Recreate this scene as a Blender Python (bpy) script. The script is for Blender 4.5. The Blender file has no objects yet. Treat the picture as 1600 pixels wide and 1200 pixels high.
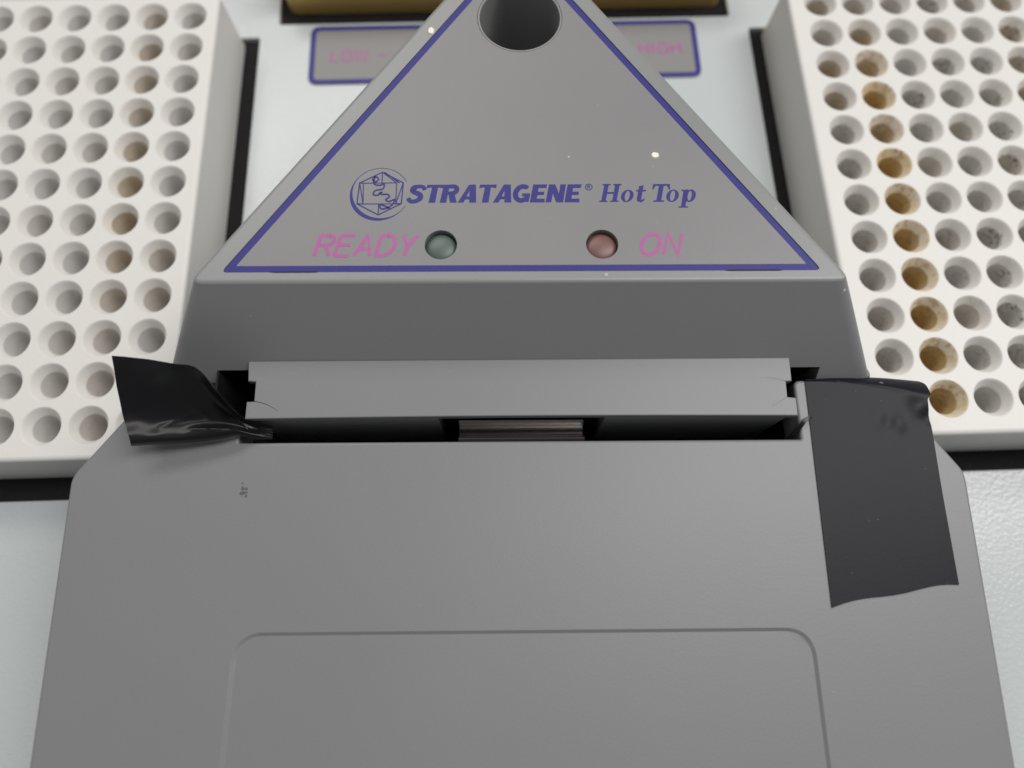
import bpy, bmesh, math, random
from mathutils import Matrix, Vector
random.seed(7)
S = 0.001                      # everything below is written in millimetres
scene = bpy.context.scene
COL = scene.collection

# ------------------------------------------------------------------ camera
cam = bpy.data.cameras.new('camera'); camo = bpy.data.objects.new('camera', cam); COL.objects.link(camo)
cam.sensor_width = 36; cam.lens = 24.007
cam.clip_start = 0.005; cam.clip_end = 20
camo.matrix_world = (Matrix.Translation(Vector((-2.064, -83.42, 128.78)) * S)
    @ Matrix.Rotation(-0.0563, 4, 'Z') @ Matrix.Rotation(0.3004, 4, 'X') @ Matrix.Rotation(0.0255, 4, 'Z'))
cam.dof.use_dof = True; cam.dof.focus_distance = 0.121; cam.dof.aperture_fstop = 8.5
scene.camera = camo

# ------------------------------------------------------------------ light
world = bpy.data.worlds.new('World'); scene.world = world; world.use_nodes = True
world.node_tree.nodes['Background'].inputs['Color'].default_value = (0.96, 0.97, 1.0, 1)
world.node_tree.nodes['Background'].inputs['Strength'].default_value = 0.25
def area(name, loc, target, sx, sy, watts, col):
    l = bpy.data.lights.new(name, 'AREA'); l.shape = 'RECTANGLE'; l.size = sx; l.size_y = sy
    l.energy = watts; l.color = col
    o = bpy.data.objects.new(name, l); COL.objects.link(o); o.location = loc
    o.rotation_euler = (Vector(target) - Vector(loc)).to_track_quat('-Z', 'Y').to_euler()
    return o
area('ceiling_lamp', (0.50, 0.15, 0.95), (0, 0, 0), 0.28, 0.9, 9.5, (1.0, 0.98, 0.97))
area('ceiling_lamp', (-0.45, 1.0, 1.3), (0, 0, 0), 1.2, 0.35, 10.5, (1.0, 0.97, 0.93))
vs = scene.view_settings
vs.view_transform = 'Standard'; vs.look = 'None'; vs.gamma = 1; vs.exposure = 0; vs.use_curve_mapping = False
scene.render.engine = 'CYCLES'

# ------------------------------------------------------------------ materials
MATS = {}
def mat(name, col, rough=0.5, bump=0.0, bscale=2000, var=0.0, vscale=60, spec=0.5, metal=0.0, dust=0.0, speck=None, coat=0.0, dk=0.80):
    m = bpy.data.materials.new(name); m.use_nodes = True; MATS[name] = m
    nt = m.node_tree; N = nt.nodes; L = nt.links
    b = N['Principled BSDF']; b.inputs['Roughness'].default_value = rough
    b.inputs['Specular IOR Level'].default_value = spec; b.inputs['Metallic'].default_value = metal
    b.inputs['Coat Weight'].default_value = coat; b.inputs['Coat Roughness'].default_value = 0.25
    tc = N.new('ShaderNodeTexCoord')
    cur = N.new('ShaderNodeRGB'); cur.outputs[0].default_value = (*col, 1); out = cur.outputs[0]
    def noise(scale, detail=3):
        n = N.new('ShaderNodeTexNoise'); n.inputs['Scale'].default_value = scale; n.inputs['Detail'].default_value = detail
        L.new(tc.outputs['Object'], n.inputs['Vector']); return n
    def mix(fac, a, c):
        x = N.new('ShaderNodeMix'); x.data_type = 'RGBA'; L.new(fac, x.inputs[0]); L.new(a, x.inputs[6])
        x.inputs[7].default_value = (*c, 1); return x.outputs[2]
    def ramp(v, lo, hi, y0, y1):
        r = N.new('ShaderNodeMapRange'); r.inputs[1].default_value = lo; r.inputs[2].default_value = hi
        r.inputs[3].default_value = y0; r.inputs[4].default_value = y1; L.new(v, r.inputs[0]); return r.outputs[0]
    if var:
        n = noise(vscale); out = mix(ramp(n.outputs[0], 0.3, 0.75, 0, var), out, tuple(c * 0.6 for c in col))
        n = noise(vscale * 110, 2); out = mix(ramp(n.outputs[0], 0.35, 0.7, 0, var * 0.6), out, tuple(min(1, c * 1.35) for c in col))
    if dust:
        v = N.new('ShaderNodeTexVoronoi'); v.inputs['Scale'].default_value = dust; L.new(tc.outputs['Object'], v.inputs['Vector'])
        near = ramp(v.outputs['Distance'], 0.03, 0.07, 1, 0)
        keep = N.new('ShaderNodeSeparateColor'); L.new(v.outputs['Color'], keep.inputs[0])
        k = ramp(keep.outputs[0], dk, 0.95, 0, 0.55)
        mu = N.new('ShaderNodeMath'); mu.operation = 'MULTIPLY'; L.new(near, mu.inputs[0]); L.new(k, mu.inputs[1])
        out = mix(mu.outputs[0], out, speck or (0.75, 0.75, 0.72))
    L.new(out, b.inputs['Base Color'])
    if bump:
        n = noise(bscale, 2); bp = N.new('ShaderNodeBump'); bp.inputs['Strength'].default_value = 1; bp.inputs['Distance'].default_value = bump * S
        L.new(n.outputs[0], bp.inputs['Height']); L.new(bp.outputs[0], b.inputs['Normal'])
    return m
HOUS = mat('grey_plastic', (0.184, 0.186, 0.190), 0.44, 0.012, 2200, 0.15, 25, dust=420, dk=0.9, speck=(0.27, 0.27, 0.27))
RIM = mat('grey_green_plastic', (0.226, 0.230, 0.226), 0.38, 0.012, 1500, 0.10, 25, dust=200)
LABEL = mat('label_film', (0.196, 0.195, 0.196), 0.45, 0.012, 2600, 0.16, 40, dust=330)
BLUE = mat('blue_ink', (0.030, 0.027, 0.185), 0.5, 0.008, 3000, 0.12, 300, spec=0.3)
PINK = mat('pink_ink', (0.37, 0.085, 0.275), 0.5, 0.008, 3000, 0.15, 300)
PANEL = mat('grey_panel_film', (0.215, 0.212, 0.205), 0.5, 0.01, 2500, 0.1, 60)
DECK = mat('pale_deck_paint', (0.475, 0.505, 0.505), 0.27, 0.075, 1200, 0.08, 30, dust=240, speck=(0.25, 0.25, 0.25))
BLOCK = mat('cream_block', (0.660, 0.645, 0.612), 0.5, 0.012, 1500, 0.09, 22)
FOAM = mat('black_foam', (0.018, 0.017, 0.017), 0.95, 0.35, 1600, 0.5, 700, spec=0.1, dust=500, speck=(0.16, 0.14, 0.11))
DARK = mat('black_plastic_and_shade', (0.010, 0.010, 0.011), 0.6, spec=0.2)  # pedestals and bracket, and the shade painted into the slot
GOLD = mat('gold_anodised', (0.70, 0.47, 0.16), 0.42, 0.01, 900, 0.15, 50, metal=0.5)
STEEL = mat('dark_steel', (0.32, 0.30, 0.29), 0.26, 0.004, 1200, 0.08, 40, metal=1.0)
TAPE = mat('black_vinyl_tape', (0.0080, 0.0078, 0.0125), 0.44, 0.010, 1500, 0.15, 80, spec=0.17, dk=0.45, dust=700, speck=(0.3, 0.3, 0.28))
TAPEG = mat('glossy_vinyl_tape', (0.006, 0.006, 0.007), 0.30, 0.012, 300, 0.2, 90, spec=0.25, dust=420, speck=(0.2, 0.2, 0.18))
CHIP = mat('white_fleck', (0.80, 0.76, 0.68), 0.7, 0.02, 1500)
GRIME = mat('grime', (0.09, 0.092, 0.092), 0.8)
CRACK_SHADE = mat('crack', (0.02, 0.02, 0.02), 0.9)  # cracks in the bar, and the painted shade of the film gaps
def ledmat(name, col):
    m = mat(name, col, 0.42, coat=0.0); b = m.node_tree.nodes['Principled BSDF']
    b.inputs['Transmission Weight'].default_value = 0.1; return m
LEDG = ledmat('green_led', (0.078, 0.120, 0.098)); LEDR = ledmat('red_led', (0.175, 0.078, 0.068))

def wellmat():
    m = bpy.data.materials.new('well_lining'); m.use_nodes = True; nt = m.node_tree; N = nt.nodes; L = nt.links
    b = N['Principled BSDF']; b.inputs['Roughness'].default_value = 0.55
    oi = N.new('ShaderNodeObjectInfo'); tc = N.new('ShaderNodeTexCoord')
    sep = N.new('ShaderNodeSeparateColor'); L.new(oi.outputs['Color'], sep.inputs[0])
    offs = N.new('ShaderNodeVectorMath'); offs.operation = 'ADD'; L.new(tc.outputs['Object'], offs.inputs[0])
    rnd = N.new('ShaderNodeCombineXYZ'); L.new(oi.outputs['Random'], rnd.inputs[0]); L.new(oi.outputs['Random'], rnd.inputs[1])
    L.new(rnd.outputs[0], offs.inputs[1])
    xyz = N.new('ShaderNodeSeparateXYZ'); L.new(tc.outputs['Object'], xyz.inputs[0])
    def rng(v, a, c, y0, y1):
        r = N.new('ShaderNodeMapRange'); r.inputs[1].default_value = a; r.inputs[2].default_value = c
        r.inputs[3].default_value = y0; r.inputs[4].default_value = y1; L.new(v, r.inputs[0]); return r.outputs[0]
    def mul(a, c):
        x = N.new('ShaderNodeMath'); x.operation = 'MULTIPLY'; x.use_clamp = True; L.new(a, x.inputs[0])
        if isinstance(c, float): x.inputs[1].default_value = c
        else: L.new(c, x.inputs[1])
        return x.outputs[0]
    def mixc(f, a, c):
        x = N.new('ShaderNodeMix'); x.data_type = 'RGBA'; L.new(f, x.inputs[0])
        if isinstance(a, tuple): x.inputs[6].default_value = (*a, 1)
        else: L.new(a, x.inputs[6])
        x.inputs[7].default_value = (*c, 1); return x.outputs[2]
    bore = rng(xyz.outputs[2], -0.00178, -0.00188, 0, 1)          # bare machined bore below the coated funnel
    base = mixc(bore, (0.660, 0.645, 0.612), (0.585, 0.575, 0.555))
    n1 = N.new('ShaderNodeTexNoise'); n1.inputs['Scale'].default_value = 350; n1.inputs['Detail'].default_value = 4; L.new(offs.outputs[0], n1.inputs['Vector'])
    f1 = mul(mul(rng(n1.outputs[0], 0.2, 0.6, 0.55, 1), sep.outputs[0]), rng(bore, 0, 1, 0.12, 1))
    c = mixc(f1, base, (0.44, 0.29, 0.10))
    n2 = N.new('ShaderNodeTexNoise'); n2.inputs['Scale'].default_value = 900; n2.inputs['Detail'].default_value = 5; L.new(offs.outputs[0], n2.inputs['Vector'])
    f2 = mul(rng(n2.outputs[0], 0.50, 0.60, 0, 1), sep.outputs[2])
    c = mixc(mul(mul(f2, rng(xyz.outputs[1], -0.002, 0.003, 0.25, 1)), 0.9), c, (0.24, 0.11, 0.03))
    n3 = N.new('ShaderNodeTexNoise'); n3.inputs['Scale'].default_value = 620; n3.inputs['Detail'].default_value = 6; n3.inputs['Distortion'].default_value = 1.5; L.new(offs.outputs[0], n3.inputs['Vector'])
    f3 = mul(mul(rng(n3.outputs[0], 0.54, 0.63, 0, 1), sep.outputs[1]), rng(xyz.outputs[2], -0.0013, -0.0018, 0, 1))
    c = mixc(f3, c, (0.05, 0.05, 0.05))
    f4 = mul(sep.outputs[2], rng(n1.outputs[0], 0.3, 0.62, 0.45, 1))
    c = mixc(mul(f4, 0.75), c, (0.63, 0.48, 0.24))
    L.new(c, b.inputs['Base Color']); return m
WELL = wellmat()

# ------------------------------------------------------------------ helpers
def link(name, verts, faces, m, parent=None, base=(0, 0, 0), smooth=35, recalc=False):
    me = bpy.data.meshes.new(name)
    me.from_pydata([((v[0] - base[0]) * S, (v[1] - base[1]) * S, (v[2] - base[2]) * S) for v in verts], [], faces)
    me.materials.append(m)
    if recalc:
        b = bmesh.new(); b.from_mesh(me); bmesh.ops.recalc_face_normals(b, faces=b.faces); b.to_mesh(me); b.free()
    me.validate()
    if smooth:
        me.shade_smooth(); me.set_sharp_from_angle(angle=math.radians(smooth))
    o = bpy.data.objects.new(name, me); COL.objects.link(o)
    if smooth:
        wn = o.modifiers.new('normals', 'WEIGHTED_NORMAL'); wn.keep_sharp = True; wn.weight = 100
    if parent: o.parent = parent
    return o
def tag(o, label, cat, group=None):
    o['label'] = label; o['category'] = cat
    if group: o['group'] = group
def empty(name, loc, rz, label, cat):
    o = bpy.data.objects.new(name, None); COL.objects.link(o); o.empty_display_size = 0.02
    o.location = Vector(loc) * S; o.rotation_euler = (0, 0, rz); tag(o, label, cat); return o
def offset(loop, d):
    """move a counter-clockwise loop outward by d with mitred corners"""
    n = len(loop); out = []
    for i in range(n):
        p0, p, p1 = Vector(loop[i - 1][:2]), Vector(loop[i][:2]), Vector(loop[(i + 1) % n][:2])
        a = (p - p0).normalized(); b = (p1 - p).normalized()
        na = Vector((a.y, -a.x)); nb = Vector((b.y, -b.x)); m = (na + nb)
        m = m / max(0.35, m.dot(na)) if m.length > 1e-6 else na
        out.append((p.x + m.x * d, p.y + m.y * d))
    return out
def rounded(poly, radii, seg=6):
    """round the corners of a counter-clockwise polygon"""
    n = len(poly); out = []
    if not hasattr(radii, '__len__'): radii = [radii] * n
    for i in range(n):
        p0, p, p1 = Vector(poly[i - 1]), Vector(poly[i]), Vector(poly[(i + 1) % n]); r = radii[i]
        if r <= 0: out.append(tuple(p)); continue
        a = (p0 - p).normalized(); b = (p1 - p).normalized(); ang = a.angle(b)
        t = min(r / math.tan(ang / 2), 0.49 * (p0 - p).length, 0.49 * (p1 - p).length)
        for k in range(seg + 1):
            s = k / seg; q = (p + a * t) * (1 - s) ** 2 + p * 2 * s * (1 - s) + (p + b * t) * s ** 2
            out.append((q.x, q.y))
    return out
def circle(cx, cy, r, n=40): return [(cx + r * math.cos(2 * math.pi * k / n), cy + r * math.sin(2 * math.pi * k / n)) for k in range(n)]
def rect(x0, y0, x1, y1): return [(x0, y0), (x1, y0), (x1, y1), (x0, y1)]
class Mesh:
    def __init__(s): s.v = []; s.f = []
    def ring(s, loop, z):
        i = len(s.v); s.v += [(p[0], p[1], z) for p in loop]; return list(range(i, i + len(loop)))
    def loft(s, a, b):
        n = len(a)
        for i in range(n): s.f.append((a[i], b[i], b[(i + 1) % n], a[(i + 1) % n]))
    def cap(s, loops, z, up=True):
        bm = bmesh.new(); es = []
        for lp in loops:
            vs_ = [bm.verts.new((p[0], p[1], 0)) for p in lp]
            es += [bm.edges.new((vs_[i], vs_[(i + 1) % len(vs_)])) for i in range(len(vs_))]
        bmesh.ops.triangle_fill(bm, use_beauty=True, use_dissolve=False, edges=es)
        bm.verts.index_update(); i0 = len(s.v)
        s.v += [(v.co.x, v.co.y, z) for v in bm.verts]
        for f in bm.faces:
            idx = [v.index + i0 for v in f.verts]
            if (f.normal.z > 0) != up: idx.reverse()
            s.f.append(tuple(idx))
        bm.free()
    def poly(s, pts, z):
        i = len(s.v); s.v += [(p[0], p[1], z) for p in pts]; s.f.append(tuple(range(i, i + len(pts))))
    def merge(s, d=1e-4):
        seen = {}; mp = []; nv = []
        for v in s.v:
            k = tuple(round(c / d) for c in v)
            if k not in seen: seen[k] = len(nv); nv.append(v)
            mp.append(seen[k])
        nf = []
        for f in s.f:
            g = [mp[i] for i in f]; h = [g[i] for i in range(len(g)) if g[i] != g[i - 1]]
            if len(set(h)) > 2: nf.append(tuple(h))
        s.v, s.f = nv, nf
    def obj(s, name, m, parent=None, base=(0, 0, 0), smooth=35, recalc=False, merge=True):
        if merge: s.merge()
        return link(name, s.v, s.f, m, parent, base, smooth, recalc)
def slab(outer, zt, zb, r=0.4, holes=(), seg=4, bottom=True, hole_depth=None, hr=0.0):
    """a plate with a rounded top edge, holes (each a ccw loop) with walls"""
    M = Mesh(); hs = [offset(h, hr) if hr else h for h in holes]
    M.cap([offset(outer, -r - 0.05)] + hs, zt)
    prev = M.ring(offset(outer, -r - 0.05), zt)
    cur = M.ring(offset(outer, -r), zt); M.loft(prev, cur); prev = cur
    for k in range(1, seg + 1):
        a = math.pi / 2 * k / seg
        cur = M.ring(offset(outer, -r + r * math.sin(a)), zt - r + r * math.cos(a)); M.loft(prev, cur); prev = cur
    cur = M.ring(outer, zb); M.loft(prev, cur)
    hb = zb if hole_depth is None else hole_depth
    for h in holes:
        prev = M.ring(offset(h, hr) if hr else h, zt)
        if hr:
            for k in range(1, 4):
                a = math.pi / 2 * k / 3
                c2 = M.ring(offset(h, hr - hr * math.sin(a)), zt - hr + hr * math.cos(a)); M.loft(c2, prev); prev = c2
        c2 = M.ring(h, hb); M.loft(c2, prev)
    if bottom: M.cap([outer] + [h for h in holes if hole_depth is None], zb, up=False)
    return M
def ribbon(M, pts, w, z, closed=False):
    """flat stroke of (varying) width along a polyline"""
    n = len(pts); W = w if hasattr(w, '__len__') else [w] * n; A = []; B = []
    for i in range(n):
        if closed: p0, p1 = Vector(pts[i - 1]), Vector(pts[(i + 1) % n])
        else: p0, p1 = Vector(pts[max(i - 1, 0)]), Vector(pts[min(i + 1, n - 1)])
        d = (p1 - p0).normalized(); nn = Vector((-d.y, d.x)); p = Vector(pts[i]); k = 1.0
        if 0 < i < n - 1 or closed:
            a = (p - Vector(pts[i - 1])).normalized(); c = max(0.5, abs(Vector((-a.y, a.x)).dot(nn))); k = 1 / c
        A.append(p + nn * W[i] * k / 2); B.append(p - nn * W[i] * k / 2)
    i0 = len(M.v); M.v += [(p.x, p.y, z) for p in A] + [(p.x, p.y, z) for p in B]
    for i in range(n if closed else n - 1):
        j = (i + 1) % n; M.f.append((i0 + n + i, i0 + n + j, i0 + j, i0 + i))
def smoothpts(P, n=8, closed=False):
    out = []; m = len(P); rngn = m if closed else m - 1
    for i in range(rngn):
        g = lambda k: Vector(P[k % m]) if closed else Vector(P[min(max(k, 0), m - 1)])
        a, b, c, d = g(i - 1), g(i), g(i + 1), g(i + 2)
        for k in range(n):
            t = k / n
            out.append(tuple(0.5 * ((2 * b) + (c - a) * t + (2 * a - 5 * b + 4 * c - d) * t * t + (3 * b - a - 3 * c + d) * t ** 3)))
    if not closed: out.append(tuple(P[-1]))
    return out

# ------------------------------------------------------------------ the deck
DZ = -14.0
OPEN = [rect(-147.5, -61.6, -61.9, 56.4), rect(65.5, -61.3, 152.0, 56.6), rect(-57.1, 60.7, 60.8, 122.0)]
M = Mesh(); OUT = rect(-330, -330, 330, 330)
holes = [rounded(h, 0.6, 3) for h in OPEN]
M.cap([OUT] + [offset(h, 0.4) for h in holes], DZ)
for h in holes:
    a = M.ring(offset(h, 0.4), DZ)
    for k in range(1, 4):
        t = math.pi / 2 * k / 3; b = M.ring(offset(h, 0.4 - 0.4 * math.sin(t)), DZ - 0.4 + 0.4 * math.cos(t)); M.loft(b, a); a = b
    b = M.ring(h, DZ - 5); M.loft(b, a)
a = M.ring(OUT, DZ); b = M.ring(OUT, DZ - 5); M.loft(a, b); M.cap([OUT], DZ - 5, up=False)
deck = M.obj('deck', DECK); deck['kind'] = 'structure'
FZ = DZ - 1.2
for h, lab in zip(OPEN, ('black foam seal under the pale yellow-brown stained block', 'black foam seal under the block with the heavily brown-stained well row', 'black foam seal around the gold metal block')):
    h = offset(h, -0.02); g = slab(h, FZ, DZ - 5 + 0.05, 0.2)
    if lab.startswith('black foam seal under the pale'): lab = 'black foam seal around the cream block that the crumpled tape hangs over'
    o = g.obj('foam_seal', FOAM, None, (0, 0, DZ - 5)); o.location = (0, 0, (DZ - 5) * S)
    tag(o, lab, 'seal')

# ------------------------------------------------------------------ the tube blocks
def well_mesh():
    prof = [(3.98, -0.03), (3.90, -0.06), (3.80, -0.15), (3.66, -0.33), (3.45, -0.66), (2.80, -1.74), (2.74, -1.86), (2.72, -1.96), (2.60, -5.0), (2.3, -8.5), (1.6, -12.0), (0.9, -12.9), (0.02, -13.1)]
    n = 40; M = Mesh(); prev = None
    for r, z in prof:
        cur = M.ring(circle(0, 0, r, n), z)
        if prev: M.loft(cur, prev)
        prev = cur
    M.f.append(tuple(prev))
    me = bpy.data.meshes.new('well'); me.from_pydata([tuple(c * S for c in v) for v in M.v], [], M.f)
    me.materials.append(WELL); me.shade_smooth(); me.set_sharp_from_angle(angle=math.radians(22)); return me
WM = well_mesh()
def tube_block(name, x0, x1, y0, y1, xs, ys, label, stain):
    cx, cy = (x0 + x1) / 2, (y0 + y1) / 2
    root = empty(name, (cx, cy, FZ), 0, label, 'tube block')
    base = (cx, cy, FZ); M = Mesh(); P = 9.0; h = P / 2; q = 10
    gx0, gx1, gy0, gy1 = xs[0] - h, xs[-1] + h, ys[0] - h, ys[-1] + h
    for x in xs:
        for y in ys:
            sq = [(x - h + P * k / q, y - h) for k in range(q)] + [(x + h, y - h + P * k / q) for k in range(q)] + \
                 [(x + h - P * k / q, y + h) for k in range(q)] + [(x - h, y + h - P * k / q) for k in range(q)]
            ci = [(x + 3.95 * math.cos(math.atan2(p[1] - y, p[0] - x)), y + 3.95 * math.sin(math.atan2(p[1] - y, p[0] - x))) for p in sq]
            a = M.ring(sq, 0); b = M.ring(ci, 0); M.loft(b, a)
    nx, ny = len(xs) * q, len(ys) * q
    inner = [(gx0 + P * k / q, gy0) for k in range(nx)] + [(gx1, gy0 + P * k / q) for k in range(ny)] + \
            [(gx1 - P * k / q, gy1) for k in range(nx)] + [(gx0, gy1 - P * k / q) for k in range(ny)]
    outer = rounded(rect(x0, y0, x1, y1), 1.0, 4); r = 0.9
    M.cap([offset(outer, -r - 0.03), inner], 0)
    prev = M.ring(offset(outer, -r - 0.03), 0); cur = M.ring(offset(outer, -r), 0); M.loft(prev, cur); prev = cur
    for k in range(1, 5):
        a = math.pi / 2 * k / 4; cur = M.ring(offset(outer, -r + r * math.sin(a)), -r + r * math.cos(a)); M.loft(prev, cur); prev = cur
    cur = M.ring(offset(outer, 0.45), FZ); M.loft(prev, cur)
    M.obj('block_body', BLOCK, root, base)
    for i, x in enumerate(xs):
        for j, y in enumerate(ys):
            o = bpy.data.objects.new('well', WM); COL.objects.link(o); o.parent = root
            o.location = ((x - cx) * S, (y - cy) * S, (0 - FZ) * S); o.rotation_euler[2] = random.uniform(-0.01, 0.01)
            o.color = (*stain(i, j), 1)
    return root
def stain_l(i, j):                                  # red: tint of the bore, green: black smudges, blue: rim stain
    c = 7 - i; r = 12 - j
    if c == 1: return (({7: .55, 6: .45}.get(r, random.uniform(.18, .38)) if r < 10 else .1), 0.1, 0.06)
    if c == 0 and r in (8, 9): return (0.2, 0.1, 0.03)
    return (random.uniform(0.0, 0.06), 0.06, random.uniform(0, 0.04))
RC1 = {1: .1, 2: .45, 3: .35, 4: .95, 5: .5, 6: 1.0, 7: .9, 8: .8, 9: .85, 10: .9, 11: .85, 12: .75}
RC3 = {1: .1, 2: .15, 3: .6, 4: .95, 5: .5, 6: 1., 7: .8, 8: .8, 9: .75, 10: .75, 11: .7, 12: .85}
def stain_r(i, j):
    c = i; r = 12 - j
    if c == 1: return (RC1[r], 0.3, RC3[r])
    if c == 0: return ({1: .35, 3: .45, 4: .40}.get(r, 0.08), 0.25, 0.06)
    if c in (5, 6): return (0.3, 0.5, 0.15)
    return (random.uniform(0.0, 0.10), random.uniform(.2, .75) if c in (3, 4) or r in (4, 5) else random.uniform(.05, .3), random.uniform(0.03, 0.16))
xl = [-72.85 - 9 * k for k in range(7, -1, -1)]; xr = [77.08 + 9 * k for k in range(8)]
yl = [-(r - 6.5) * 9 for r in range(12, 0, -1)]; yr = [y + 0.35 for y in yl]
tube_block('tube_block', -142.4, -66.35, -56.2, 55.6, xl, yl, 'cream tube block with clean wells beside the crumpled black tape', stain_l)
tube_block('tube_block', 69.5, 146.6, -56.4, 55.6, xr, yr, 'cream tube block with a row of brown-stained wells beside the flat black tape', stain_r)

# gold block at the back
gl = rounded(rect(-55.2, 65.0, 59.1, 116.0), 3.0, 6)
g = slab(gl, -1.0, FZ, 1.6)
o = g.obj('gold_block', GOLD, None, (2, 90, FZ)); o.location = Vector((2, 90, FZ)) * S
tag(o, 'gold coloured metal block in a black seal behind the grey control label', 'metal block')

# ------------------------------------------------------------------ glyphs
def stroke_text(M, strokes, x, y, h, w, z, shear=0.0, wid=1.0):
    k = 0
    for st in strokes:
        pts = [(x + (p[0] * wid + p[1] * shear) * h, y + p[1] * h) for p in st]
        ribbon(M, pts, w, z + 0.004 * (k % 4)); k += 1
def arc(cx, cy, rx, ry, a0, a1, n=14): return [(cx + rx * math.cos(math.radians(a0 + (a1 - a0) * k / n)), cy + ry * math.sin(math.radians(a0 + (a1 - a0) * k / n))) for k in range(n + 1)]
SANS = {
 'R': (.72, [[(0, 0), (0, 1)], [(0, 1), (.38, 1)] + arc(.38, .76, .24, .24, 90, -90) + [(0, .52)], [(.36, .52), (.62, 0)]]),
 'E': (.68, [[(0, 0), (0, 1)], [(0, 1), (.58, 1)], [(0, .53), (.52, .53)], [(0, 0), (.6, 0)]]),
 'A': (.76, [[(0, 0), (.33, 1), (.66, 0)], [(.12, .33), (.54, .33)]]),
 'D': (.78, [[(0, 0), (0, 1)], [(0, 1), (.28, 1)] + arc(.28, .5, .4, .5, 90, -90) + [(0, 0)]]),
 'Y': (.70, [[(0, 1), (.31, .45), (.62, 1)], [(.31, .45), (.31, 0)]]),
 'O': (.88, [arc(.37, .5, .38, .5, 0, 360, 28)]),
 'N': (.80, [[(0, 0), (0, 1), (.6, 0), (.6, 1)]]),
 'L': (.60, [[(0, 1), (0, 0), (.48, 0)]]),
 'W': (1.02, [[(0, 1), (.22, 0), (.45, .95), (.68, 0), (.9, 1)]]),
 'H': (.80, [[(0, 0), (0, 1)], [(.6, 0), (.6, 1)], [(0, .53), (.6, .53)]]),
 'I': (.25, [[(.03, 0), (.03, 1)]]),
 'G': (.88, [arc(.37, .5, .37, .5, 40, 340, 22) + [(.73, .45), (.45, .45)]]),
 '-': (.55, [[(.05, .45), (.4, .45)]]),
}
def sans_line(txt, x, y, h, width, w, z, shear):
    tot = sum(SANS[c][0] + .13 for c in txt) - 0.25; wid = (width - shear * h) / (tot * h); M = Mesh(); cx = x
    for c in txt:
        adv, st = SANS[c]; stroke_text(M, st, cx, y, h, w, z, shear, wid); cx += (adv + .13) * wid * h
    return M

# heavy sloped capitals: pieces in a unit box (cap height 1), drawn as polygons and ribbons
def heavy(ch):
    P = []; R = []
    if ch == 'S':
        R.append((smoothpts([(.74, .70), (.66, .86), (.44, .91), (.22, .82), (.20, .66), (.38, .55), (.58, .44), (.62, .25), (.46, .10), (.22, .08), (.05, .26)], 6), [.16] + [.20] * 14 + [.26] * 30 + [.22] * 15 + [.14]))
        adv = .80
    elif ch == 'T':
        P.append([(0, .80), (.02, 1), (.80, 1), (.80, .80), (.62, .84), (.18, .84)]); P.append([(.26, 0), (.27, .85), (.55, .85), (.57, 0)]); adv = .78
    elif ch == 'R':
        P.append([(0, 0), (.02, 1), (.30, 1), (.30, 0)]); R.append((([(.28, .90)] + arc(.48, .71, .20, .19, 90, -90, 10) + [(.28, .52)]), [.20] + [.23] * 11 + [.16])); P.append([(.32, .50), (.60, .50), (.80, 0), (.48, 0)]); adv = .84
    elif ch == 'A':
        P.append([(0, 0), (.36, 1), (.52, 1), (.27, 0)]); P.append([(.38, 1), (.68, 1), (.86, 0), (.54, 0)]); P.append([(.22, .18), (.22, .34), (.66, .34), (.66, .18)]); adv = .86
    elif ch == 'G':
        R.append((arc(.43, .50, .31, .39, 45, 305, 20), [.18] + [.25] * 19 + [.22])); P.append([(.44, .50), (.82, .50), (.80, .03), (.56, .03), (.56, .34), (.44, .34)]); adv = .86
    elif ch == 'E':
        P.append([(0, 0), (.02, 1), (.30, 1), (.30, 0)]); P.append([(.28, .80), (.28, 1), (.68, 1), (.66, .80)]); P.append([(.28, .41), (.28, .59), (.60, .59), (.60, .41)]); P.append([(.28, 0), (.28, .20), (.67, .20), (.70, 0)]); adv = .74
    elif ch == 'N':
        P.append([(0, 0), (.02, 1), (.28, 1), (.26, 0)]); P.append([(.04, 1), (.32, 1), (.78, 0), (.50, 0)]); P.append([(.56, 0), (.56, 1), (.82, 1), (.82, 0)]); adv = .88
    return adv, P, R
def draw(M, P, R, x, y, sx, sy, shear, z):
    k = 0
    T = lambda p: (x + p[0] * sx + p[1] * sy * shear, y + p[1] * sy)
    for p in P: 
        q = [T(c) for c in p]; ar = sum(q[i - 1][0] * q[i][1] - q[i][0] * q[i - 1][1] for i in range(len(q)))
        M.poly(q if ar > 0 else q[::-1], z + 0.004 * k); k += 1
    for pts, w in R:
        q = [T(c) for c in pts]; n = len(q)
        W = [w[min(int(i * len(w) / n), len(w) - 1)] * (sx + sy) / 2 for i in range(n)] if hasattr(w, '__len__') else w * (sx + sy) / 2
        ribbon(M, q, W, z + 0.004 * k); k += 1
def ringpiece(M, cx, cy, rx, ry, ix, iy, x, y, sx, sy, shear, z, dx=0.0):
    n = 24; T = lambda p: (x + p[0] * sx + p[1] * sy * shear, y + p[1] * sy)
    a = M.ring([T(p) for p in circle(0, 0, 1, n)], z); b = M.ring([T(p) for p in circle(0, 0, 1, n)], z)
    for i in range(n):
        t = 2 * math.pi * i / n
        M.v[a[i]] = (*T((cx + rx * math.cos(t), cy + ry * math.sin(t))), z)
        M.v[b[i]] = (*T((cx + dx + ix * math.cos(t), cy + iy * math.sin(t))), z)
    M.loft(b, a)
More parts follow.
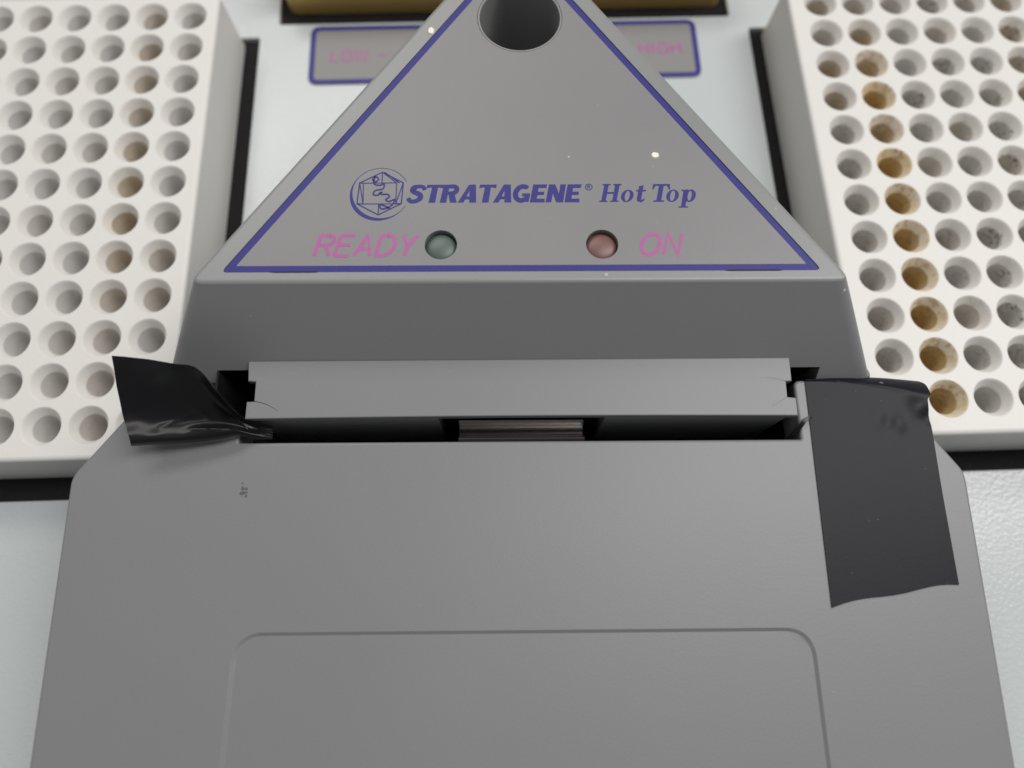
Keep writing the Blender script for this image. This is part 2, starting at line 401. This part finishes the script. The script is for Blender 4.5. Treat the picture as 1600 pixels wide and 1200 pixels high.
def serif_line(M, x, y, h, z):
    sh = 0.22; X = x
    def slabs(xs_, yy, w, t=.07): return [[(c - w, yy), (c - w, yy + t), (c + w, yy + t), (c + w, yy)] for c in xs_]
    # H
    draw(M, [[(.08, 0), (.08, 1), (.30, 1), (.30, 0)], [(.62, 0), (.62, 1), (.84, 1), (.84, 0)], [(.28, .45), (.28, .55), (.64, .55), (.64, .45)]] + slabs((.19, .73), -.004, .20) + slabs((.19, .73), .934, .20), [], X, y, h, h, sh, z); X += 1.02 * h
    ringpiece(M, .30, .33, .31, .35, .12, .29, X, y, h, h, sh, z); X += .70 * h
    draw(M, [[(.10, .14), (.10, .88), (.22, .90), (.32, .96), (.32, .14)], [(0, .58), (0, .67), (.48, .67), (.48, .58)]], [([(.21, .20), (.22, .08), (.32, .03), (.44, .10), (.48, .16)], [.22, .18, .12, .08, .05])], X, y, h, h, sh, z); X += .78 * h
    # T
    draw(M, [[(.30, 0), (.30, .98), (.54, .98), (.54, 0)], [(0, .90), (0, 1), (.84, 1), (.84, .90)], [(0, .68), (0, .91), (.14, .91), (.05, .68)], [(.84, .68), (.70, .91), (.84, .91), (.89, .68)], [(.16, -.004), (.16, .07), (.68, .07), (.68, -.004)]], [], X, y, h, h, sh, z); X += .76 * h
    ringpiece(M, .30, .33, .31, .35, .12, .29, X, y, h, h, sh, z); X += .72 * h
    draw(M, [[(.08, -.30), (.08, .66), (.30, .69), (.30, -.30)], [(-.04, -.34), (-.04, -.27), (.44, -.27), (.44, -.34)], [(-.02, .60), (-.02, .67), (.10, .67), (.10, .60)]], [], X, y, h, h, sh, z)
    ringpiece(M, .45, .33, .28, .35, .10, .28, X, y, h, h, sh, z + 0.02, -.02); X += .75 * h
    return X

def xprof(prof, x0, x1, M=None):
    M = M or Mesh(); n = len(prof); i = len(M.v)
    M.v += [(x0, p[0], p[1]) for p in prof] + [(x1, p[0], p[1]) for p in prof]
    for k in range(n): j = (k + 1) % n; M.f.append((i + k, i + j, i + n + j, i + n + k))
    M.f.append(tuple(i + k for k in range(n))[::-1]); M.f.append(tuple(i + n + k for k in range(n))); return M
# ------------------------------------------------------------------ the heated lid
OX, OY = 0.9, -58.0; XC = 0.4
lid = empty('heated_lid', (OX, OY, DZ), math.radians(-1.35), 'grey plastic heated lid with blue triangular label and hinged front cover', 'machine lid')
B = (0, 0, DZ)
def part(M, name, m, parent=None, **k):
    p = parent or lid
    return M.obj(name, m, p, B, **k)          # every part and sub-part sits at its parent's origin
def mir(pts, c=XC): return [(c + x, y) for x, y in pts] + [(c - x, y) for x, y in reversed(pts)]
ZP, ZT = 10.0, 26.0
# upper housing: lofted from the triangular top down to a wider foot
def tri(fx, fy, slope, yb, rc=1.6, rb=5.0):
    bx = fx - slope * (yb - fy)
    return rounded([(XC - fx, fy), (XC + fx, fy), (XC + bx, yb), (XC - bx, yb)], [rc, rc, rb, rb], 6)
top = tri(55.5, 23.7, .690, 97.0); foot = tri(65.6, 12.2, .715, 98.5, 1.8)
labq = [(0.6 + x, y) for x, y in [(-49.8, 26.0), (49.8, 26.0), (7.6, 86.9), (-7.6, 86.9)]]; lab = rounded(labq, [.5, .5, 3, 3], 4)
HC = (0.75, 79.0)
ledpos = [(-13.1, 31.0), (14.1, 31.0)]
M = Mesh(); r = 0.9
M.cap([offset(top, -r - .05), offset(lab, 0.09)], ZT)
prev = M.ring(offset(top, -r - .05), ZT); cur = M.ring(offset(top, -r), ZT); M.loft(prev, cur); prev = cur
for k in range(1, 6):
    a = math.radians(72) * k / 5; cur = M.ring(offset(top, -r + r * math.sin(a)), ZT - r + r * math.cos(a)); M.loft(prev, cur); prev = cur
for t in (0.25, 0.5, 0.75, 1.0):
    z = (ZT - .6) + (9.2 - ZT + .6) * t
    lp = [(p[0] + (q[0] - p[0]) * t, p[1] + (q[1] - p[1]) * t) for p, q in zip(top, foot)]
    cur = M.ring(lp, z); M.loft(prev, cur); prev = cur
def spread(lp, d): return [(XC + (x - XC) * (1 + d / 62.0), y) for x, y in lp]
for d, z in ((0.5, 8.6), (1.0, 8.0), (1.2, 3.0)):
    cur = M.ring(spread(foot, d), z); M.loft(prev, cur); prev = cur
M.cap([spread(foot, 1.2)], 3.0, up=False)
RZ = 25.30                                     # floor of the label recess, with its bore and lamp wells
a = M.ring(offset(lab, 0.09), ZT); b = M.ring(offset(lab, 0.09), RZ); M.loft(b, a)
M.cap([offset(lab, 0.09), circle(*HC, 8.0, 56)] + [circle(*p, 2.78, 32) for p in ledpos], RZ)
a = M.ring(circle(*HC, 8.0, 56), RZ); b = M.ring(circle(*HC, 8.0, 56), 25.75); M.loft(a, b)
c = M.ring(circle(*HC, 7.9, 56), 25.85); M.loft(b, c); d = M.ring(circle(*HC, 7.7, 56), 25.85); M.loft(c, d)
e = M.ring(circle(*HC, 7.6, 56), 25.75); M.loft(d, e); f = M.ring(circle(*HC, 7.35, 56), 4.0); M.loft(e, f); M.cap([circle(*HC, 7.35, 56)], 4.0)
for p in ledpos:
    a = M.ring(circle(*p, 2.78, 32), RZ); b = M.ring(circle(*p, 2.7, 32), 19.0); M.loft(a, b); M.cap([circle(*p, 2.7, 32)], 19.0)
uh = part(M, 'upper_housing', RIM, smooth=40, recalc=True)
cut = xprof([(5, 11.4), (5, 0), (15, 0), (15, 11.4)], -54.4, 54.9).obj('cutter', RIM, lid, B, smooth=0, recalc=True)
uh.modifiers.clear(); bo = uh.modifiers.new('pocket', 'BOOLEAN'); bo.operation = 'DIFFERENCE'; bo.object = cut; bo.solver = 'EXACT'
bpy.context.view_layer.update()
nm = bpy.data.meshes.new_from_object(uh.evaluated_get(bpy.context.evaluated_depsgraph_get()))
uh.modifiers.clear(); uh.data = nm; bpy.data.objects.remove(cut)
nm.shade_smooth(); nm.set_sharp_from_angle(angle=math.radians(40))
wn = uh.modifiers.new('normals', 'WEIGHTED_NORMAL'); wn.keep_sharp = True; wn.weight = 100
# pedestal that carries the lid on the deck
part(slab(rounded(rect(XC - 44, -80, XC + 44, -4), 3, 4), 3.0, DZ, .5), 'pedestal', DARK)
part(slab(rounded(rect(XC - 34, 22, XC + 34, 50), 3, 4), 2.95, DZ, .5), 'pedestal', DARK)

# label film with hole and lamp openings
LZ = 25.86
lm_ = slab(lab, LZ, RZ + .03, 0.06, [circle(*HC, 8.05, 56)] + [circle(*p, 2.72, 32) for p in ledpos], seg=2, bottom=False, hr=0.05)
lf = part(lm_, 'label_panel', LABEL, smooth=30)
M = Mesh(); M.cap([offset(lab, -0.03), rounded(offset(labq, -1.15), [.15, .15, 2, 2], 4)], LZ + .02)
part(M, 'blue_border', BLUE, lf, smooth=0)
for x0, x1, yy in ((34.0, 44.2, 26.0), (-41.5, -33.0, 26.0)):     # dark slivers painted as the shade in gaps below the film edge
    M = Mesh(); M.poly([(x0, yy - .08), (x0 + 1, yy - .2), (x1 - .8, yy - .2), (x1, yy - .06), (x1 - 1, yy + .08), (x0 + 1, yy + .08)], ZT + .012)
    part(M, 'gap_shade', CRACK_SHADE, lf, smooth=0)
# lettering
TZ = LZ + .02
M = Mesh(); txt = 'STRATAGENE'; tot = sum(heavy(c)[0] for c in txt); hgt = 3.55; x = -19.3; y = 39.05
sx = (11.3 - x - .17 * hgt) / tot
for c in txt:
    adv, P, R_ = heavy(c); draw(M, P, R_, x, y + .045 * 0, sx, hgt, .17, TZ); x += adv * sx
ribbon(M, circle(12.3, 42.05, .58, 20), .17, TZ, True)
stroke_text(M, SANS['R'][1], 12.1, 41.77, .56, .15, TZ)
part(M, 'lettering', BLUE, lf, smooth=0, merge=False)
M = Mesh(); x1 = serif_line(M, 14.0, 39.12, 3.5, TZ)
part(M, 'lettering', BLUE, lf, smooth=0, merge=False)
part(sans_line('READY', -34.3, 29.0, 3.8, 17.2, .64, TZ, .26), 'lettering', PINK, lf, smooth=0, merge=False)
part(sans_line('ON', 20.3, 29.0, 3.9, 7.8, .64, TZ, .26), 'lettering', PINK, lf, smooth=0, merge=False)
# emblem: crescent ring, faceted solid, coiled strand
M = Mesh(); cx, cy = -23.75, 40.9; n = 60; pts = []; W = []
for k in range(n + 1):
    t = math.radians(28 + (332 - 28) * k / n); pts.append((cx + 5.0 * math.cos(t), cy + 5.05 * math.sin(t)))
    W.append(.10 + .62 * max(0, math.cos(t - math.radians(228))) ** 1.6)
ribbon(M, pts, W, TZ)
hx = [(cx + .2, cy + 4.25), (cx + 3.9, cy + 2.1), (cx + 3.7, cy - 2.0), (cx - .15, cy - 4.2), (cx - 3.9, cy - 2.0), (cx - 3.65, cy + 2.1)]
ribbon(M, hx, .22, TZ + .004, True)
q1, q2, q3, q4 = (cx - 3.0, cy + 2.05), (cx + 2.75, cy + 2.1), (cx + 2.75, cy - 2.05), (cx - 2.85, cy - 2.05)
for i, s in enumerate(([q1, q2], [q4, q3], [q1, q4], [q2, q3], [hx[0], q2], [hx[5], q4], [hx[1], q3], [hx[3], (cx - .15, cy - 2.05)], [hx[0], (cx + .2, cy + 2.05)], [hx[5], q1], [hx[4], q4], [hx[2], q3], [(hx[0][0] + .35, hx[0][1]), (q2[0] + .5, q2[1])])):
    ribbon(M, s, .17, TZ + .008 + .004 * i)
coil = smoothpts([(cx - 1.0, cy + 3.3), (cx - 1.45, cy + 2.8), (cx - .9, cy + 2.3), (cx - .4, cy + 2.9), (cx - 1.0, cy + 3.3), (cx - 1.2, cy + 2.0), (cx - .2, cy + 1.6), (cx + .6, cy + 1.9), (cx + .4, cy + .9), (cx - .8, cy + .6), (cx - 1.2, cy - .2), (cx - .3, cy - .3), (cx + .3, cy + .3), (cx - .3, cy - .1)], 6)
ribbon(M, coil, .22, TZ + .065)
coil = smoothpts([(cx + .2, cy - .2), (cx + 1.3, cy - .2), (cx + 1.6, cy - .7), (cx + 1.0, cy - 1.2), (cx + 1.6, cy - 1.6), (cx + 2.5, cy - 1.2), (cx + 2.2, cy - 2.2), (cx + 1.2, cy - 2.9), (cx + .3, cy - 3.0), (cx + .1, cy - 2.2), (cx + 1.0, cy - 2.5), (cx + 1.8, cy - 3.0)], 6)
ribbon(M, coil, .24, TZ + .07)
part(M, 'emblem', BLUE, lf, smooth=0, merge=False)
# lamps in their wells
for p, m, nm in ((ledpos[0], LEDG, 'green indicator lamp'), (ledpos[1], LEDR, 'red indicator lamp')):
    M = Mesh(); prev = M.ring(circle(*p, 2.66, 28), 19.02); cur = M.ring(circle(*p, 2.66, 28), 24.5); M.loft(prev, cur); prev = cur
    for k in range(1, 7):
        a = math.pi / 2 * k / 6.2; cur = M.ring(circle(*p, 2.66 * math.cos(a), 28), 24.5 + 0.85 * math.sin(a)); M.loft(prev, cur); prev = cur
    M.cap([circle(*p, 2.66 * math.cos(math.pi / 2 * 6 / 6.2), 28)], 24.5 + 0.85 * math.sin(math.pi / 2 * 6 / 6.2))
    o = part(M, 'indicator_lamp', m); o['label'] = nm

# front cover plate with slot and recessed panel
outl = rounded([(-74.6, -96), (75.4, -96), (78.5, -5.4), (66.9, 11.4), (50.3, 11.7), (50.3, .7), (-49.6, .7), (-49.6, 3.2), (-54.0, 3.6), (-54.4, 8.6), (-67.9, 8.6), (-78.0, -5.2)],
    [6, 6, 4.5, .6, 1.4, .15, .15, .3, .6, .3, .6, 4.5], 8)
slot = [(-49.6, .7), (50.3, .7), (50.3, 11.0), (54.7, 11.9), (54.7, 14.5), (-54.2, 14.5), (-54.2, 3.4), (-49.6, 3.0)]
inset = rounded([(XC - 47.2, -88), (XC + 47.2, -88), (XC + 47.4, -31.2), (XC - 47.0, -31.2)], 4.6, 10)
M = Mesh(); r = 0.5
M.cap([offset(outl, -r - .05), offset(inset, .32)], ZP)
prev = M.ring(offset(outl, -r - .05), ZP); cur = M.ring(offset(outl, -r), ZP); M.loft(prev, cur); prev = cur
for k in range(1, 6):
    a = math.pi / 2 * k / 5; cur = M.ring(offset(outl, -r + r * math.sin(a)), ZP - r + r * math.cos(a)); M.loft(prev, cur); prev = cur
cur = M.ring(outl, 3.2); M.loft(prev, cur); M.cap([outl], 3.2, up=False)
prev = M.ring(offset(inset, .32), ZP)
for d, z in ((.22, -.03), (-.20, -.36), (-.32, -.41)):
    cur = M.ring(offset(inset, d), ZP + z); M.loft(cur, prev); prev = cur
M.cap([offset(inset, -.32)], ZP - .41)
part(M, 'front_cover', HOUS, smooth=40)
M = Mesh(); so = offset(slot, .3)
a = M.ring(so, 3.1); b = M.ring(so, -9); M.loft(b, a); M.cap([so], -9)
part(M, 'slot_shade', DARK, smooth=0)  # black sheets inside the slot, standing in for its deep shade
part(xprof([(3.8, 11.35), (3.8, -8.9), (14.5, -8.9), (14.5, 11.35)], -54.35, -54.0), 'slot_shade', DARK, smooth=0, recalc=True)
part(xprof([(14.6, 11.3), (14.6, -8.9), (14.95, -8.9), (14.95, 11.3)], -54.2, 54.8), 'slot_shade', DARK, smooth=0, recalc=True)
# hinge bar across the slot: extruded profile with notched ends
BZ = 13.3
# top skin outline (y decreasing is towards the front), slightly bowed front edge and end notches
bow = [(XC - 48.1 + 96.6 * k / 24, 4.2 + 0.25 * math.sin(math.pi * k / 24)) for k in range(25)]
otl = bow + [(48.95, 7.45), (47.45, 7.62), (47.55, 10.5), (48.6, 10.55), (48.75, 15.0), (-48.15, 14.8), (-47.85, 11.05), (-46.5, 10.95), (-46.4, 7.35), (-47.7, 7.30)]
M = slab(otl, BZ, 11.9, 0.2, seg=3)
bar = part(M, 'hinge_bar', HOUS, smooth=40)
M = Mesh()
for x0, x1 in ((-46.6, -14.2), (15.2, 47.4)):
    xprof([(4.30, 11.88), (4.5, -6), (6.8, -6), (6.8, 11.88)], x0, x1, M)
xprof([(7.4, 11.87), (7.4, -6), (9.0, -6), (9.0, 11.87)], -14.6, 15.6, M)
part(M, 'bar_web', HOUS, bar, smooth=0, recalc=True)
for pts in ([(-46.45, 7.4), (-44.6, 6.95), (-43.2, 6.3), (-42.0, 5.6)], [(47.45, 7.65), (46.2, 6.9), (44.4, 5.9)], [(47.5, 10.5), (45.8, 11.0), (43.8, 11.2)]):
    M = Mesh(); w = .14 if pts[0][0] < 0 else .05; ribbon(M, smoothpts(pts, 5), [w * (1 - .7 * k / 15) for k in range(16)][:len(smoothpts(pts, 5))], BZ + .012)
    part(M, 'crack', CRACK_SHADE, bar, smooth=0)
# steel catch seen below the bar
prof = [(1.0, 7.2), (1.2, 7.9), (1.7, 8.1), (2.2, 7.6), (2.5, 6.6), (3.0, 6.0), (3.8, 5.8), (4.4, 6.6), (5.2, 7.2), (5.2, 4.6), (1.0, 4.6)]
part(xprof(prof, -10.9, 11.9), 'catch', STEEL, smooth=60, recalc=True)
part(xprof([(1.2, 4.5), (7.3, 4.5), (7.3, -8.9), (1.2, -8.9)], -8, 9), 'catch_bracket', DARK, smooth=0, recalc=True)
# smudge on the cover
for k in range(11):
    x = -47.8 + random.gauss(0, .55); y = -8.2 + random.gauss(0, .75); rr = random.uniform(.12, .42)
    M = Mesh(); M.poly([(x + rr * random.uniform(.5, 1.1) * math.cos(a), y + rr * random.uniform(.5, 1.1) * math.sin(a)) for a in [i * .785 for i in range(8)]], ZP + .012 + .003 * k)
    part(M, 'smudge', GRIME, smooth=0)

# ------------------------------------------------------------------ control label on the deck
M = slab(rounded(rect(-48.6, 41.1, 51.5, 59.4), 2.6, 6), DZ + .3, DZ, .08, seg=2)
cl = M.obj('control_label', PANEL, None, (1.5, 50, DZ)); cl.location = Vector((1.5, 50, DZ)) * S
tag(cl, 'grey rounded deck label with blue outline reading LOW and HIGH', 'label')
o_ = rounded(rect(-48.6, 41.1, 51.5, 59.4), 2.6, 6); M = Mesh()
a = M.ring(offset(o_, -.1), DZ + .33); b = M.ring(offset(o_, -1.45), DZ + .33); M.loft(b, a)
M.obj('blue_outline', BLUE, cl, (1.5, 50, DZ), 0)
for t, x, y, w in (('LOW', -42.9, 48.0, 9.2), ('-', -31.3, 48.2, 2.4), ('HIGH', 36.2, 48.5, 10.9), ('-', -27.4, 48.0, 1.9)):
    sans_line(t, x, y, 3.5, w, .52, DZ + .34, 0).obj('lettering', PINK, cl, (1.5, 50, DZ), 0, merge=False)

# ------------------------------------------------------------------ tape
lidm = Matrix.Translation(Vector((OX, OY, 0)) * S) @ Matrix.Rotation(math.radians(-1.35), 4, 'Z')
def sheet(name, grid, m, label, sub=5, thick=0.13, warp=None):
    rows = [smoothpts(c, sub) for c in grid]; cols = list(zip(*rows)); cols = [smoothpts(list(c), sub) for c in cols]
    nu, nv = len(cols), len(cols[0]); V = []; F = []
    for i, c in enumerate(cols):
        for j, p in enumerate(c):
            q = Vector(p)
            if warp: q += warp(i / (nu - 1), j / (nv - 1), q)
            V.append(q)
    for i in range(nu - 1):
        for j in range(nv - 1): F.append((i * nv + j, (i + 1) * nv + j, (i + 1) * nv + j + 1, i * nv + j + 1))
    ctr = sum(V, Vector()) / len(V); ctr.z = min(v.z for v in V)
    me = bpy.data.meshes.new(name); me.from_pydata([(v - ctr) * S for v in V], [], F); me.materials.append(m)
    b = bmesh.new(); b.from_mesh(me)
    if sum(f.normal.z for f in b.faces) < 0: bmesh.ops.reverse_faces(b, faces=b.faces)
    b.to_mesh(me); b.free(); me.shade_smooth()
    o = bpy.data.objects.new(name, me); COL.objects.link(o)
    so_ = o.modifiers.new('thick', 'SOLIDIFY'); so_.thickness = thick * S; so_.offset = -1
    es_ = o.modifiers.new('edges', 'EDGE_SPLIT'); es_.split_angle = math.radians(50)
    o.matrix_world = lidm @ Matrix.Translation(ctr * S)
    tag(o, label, 'tape'); return o
TL = [
[ (-67.3,12.8,22.0),(-67.8,9.1,18.5),(-67.6,4.5,15.6),(-65.7,0.5,15.9),(-65.6,-0.4,15.4),(-66.3,-0.6,13.8) ],
[ (-62.0,12.1,22.5),(-63.3,8.6,18.2),(-63.4,4.3,15.2),(-62.0,0.8,15.5),(-62.0,-0.1,15.0),(-62.6,-0.3,13.5) ],
[ (-57.0,11.2,22.5),(-58.3,7.9,17.8),(-58.4,4.2,14.6),(-57.1,1.2,14.8),(-57.0,0.4,14.3),(-57.4,0.1,12.9) ],
[ (-53.2,10.6,21.5),(-53.8,7.1,16.6),(-53.6,4.0,13.6),(-51.7,2.0,13.9),(-51.4,1.2,13.4),(-51.8,0.9,12.2) ],
[ (-49.6,6.2,18.0),(-50.3,4.9,14.4),(-50.1,3.5,12.6),(-48.9,2.3,12.8),(-48.7,1.8,12.3),(-49.1,1.6,11.3) ],
[ (-47.8,4.4,13.2),(-47.6,3.7,12.0),(-47.3,2.9,11.3),(-46.5,1.9,11.6),(-46.5,1.4,11.2),(-46.8,1.2,10.4) ],
[ (-43.6,3.4,11.3),(-43.7,2.9,10.7),(-43.4,2.3,11.0),(-43.5,1.9,10.7),(-43.4,1.4,10.9),(-43.6,1.2,10.2) ],]
CREASES = [((-67, 8.5), (-57, 10.6), .30, .5), ((-53.6, 9.2), (-48.5, 4.0), -.45, .6), ((-61, 2.5), (-52.5, 6.5), .28, .45), ((-58, 7.6), (-54, 4.5), -.3, .5),
           ((-66, 5), (-60, 6.5), -.22, .5), ((-56, 2.2), (-49, 2.4), .3, .35), ((-52, 6.5), (-47, 2.4), .35, .3), ((-50, 4.5), (-44, 2.2), -.3, .25)]
def crumple(u, v, q):
    z = .10 * math.sin(q.x * .55 + q.y * .5) * math.sin(q.y * .5 - q.x * .2) + .04 * math.sin(q.x * 1.3 - q.y * 1.1)
    p = Vector((q.x, q.y))
    for a, b, h, w in CREASES:
        a, b = Vector(a), Vector(b); t = max(0, min(1, (p - a).dot(b - a) / (b - a).length_squared))
        z += h * math.exp(-(p - a - (b - a) * t).length / w)
    return Vector((0, 0, z))
sheet('black_tape', TL, TAPEG, 'crumpled glossy black tape twisted out of the hinge slot over the cream block', 12, .14, crumple)
TR = []
for t in [k / 10 for k in range(11)]:
    yb = -27.9 + 3.4 * (1 - (1 - t) ** 1.5) + .25 * math.sin(t * 9); row = []
    ridge = 11.3 - 3.8 * t ** 1.8
    for s in [k / 9 for k in range(10)]:
        y = yb + (ridge - yb) * s
        xl_ = 51.5 + (y + 27.9) * .022; xr_ = 73.4 + .02 * max(0, y + 8) + .008 * (y + 24)
        row.append((xl_ + (xr_ - xl_) * t, y, 10.22 + .25 * max(0, t - .8) * 5 * s))
    for dy, dz in ((1.0, .05), (2.0, -.35), (3.2, -1.2), (4.2, -2.6)):
        e = .15 + .85 * t; y = ridge + dy * e * 1.15
        row.append((52.5 + (74.4 - 52.5) * t + (.25 * dy * t), y, 10.22 + dz * (.6 + t * .8) + .25 * max(0, t - .8) * 5))
    TR.append(row)
def dimple(u, v, q):
    g = lambda x, y, s: math.exp(-((q.x - x) ** 2 + (q.y - y) ** 2) / (2 * s * s))
    return Vector((0, 0, .30 * g(68.0, 3.5, 1.0) + .12 * g(64.6, 4.2, 1.3) - .30 * g(66.4, 3.6, .8) + .5 * g(72.2, 6.4, 1.2) - .45 * g(73.6, 4.6, .9)))
sheet('black_tape', TR, TAPE, 'flat black tape strip stuck on the grey cover beside the brown-stained wells', 4, .12, dimple)
# loose torn strand of tape in the slot
sheet('tape_strand', [[(52.6, 5.0, 10.7), (52.3, 4.2, 10.7)], [(51.0, 4.3, 10.9), (51.2, 3.5, 10.9)], [(49.6, 2.6, 10.2), (50.2, 2.2, 10.2)], [(48.3, .8, 8.2), (49.2, .9, 8.2)]], TAPEG, 'thin torn strand of black tape hanging into the slot by the finger', 4, .3)

# ------------------------------------------------------------------ flecks
for (x, y, z, a, b, lab_) in ((24.2, 48.4, LZ + .02, .9, .65, 'white paint fleck lying on the label above the word Top'), (-15.9, 75.6, ZT + .01, .75, 1.05, 'white paint fleck caught on the label edge beside the round hole')):
    M = Mesh(); n = 9; pr = [(a * random.uniform(.75, 1.1) * math.cos(i * 2 * math.pi / n), b * random.uniform(.75, 1.1) * math.sin(i * 2 * math.pi / n)) for i in range(n)]
    p0 = M.ring(pr, 0); p1 = M.ring([(c[0] * .8, c[1] * .8) for c in pr], .25); M.loft(p1, p0); M.f = [f[::-1] for f in M.f]; M.f.append(tuple(p1))
    o = M.obj('paint_fleck', CHIP, recalc=True); o.matrix_world = lidm @ Matrix.Translation(Vector((x, y, z)) * S); tag(o, lab_, 'fleck')
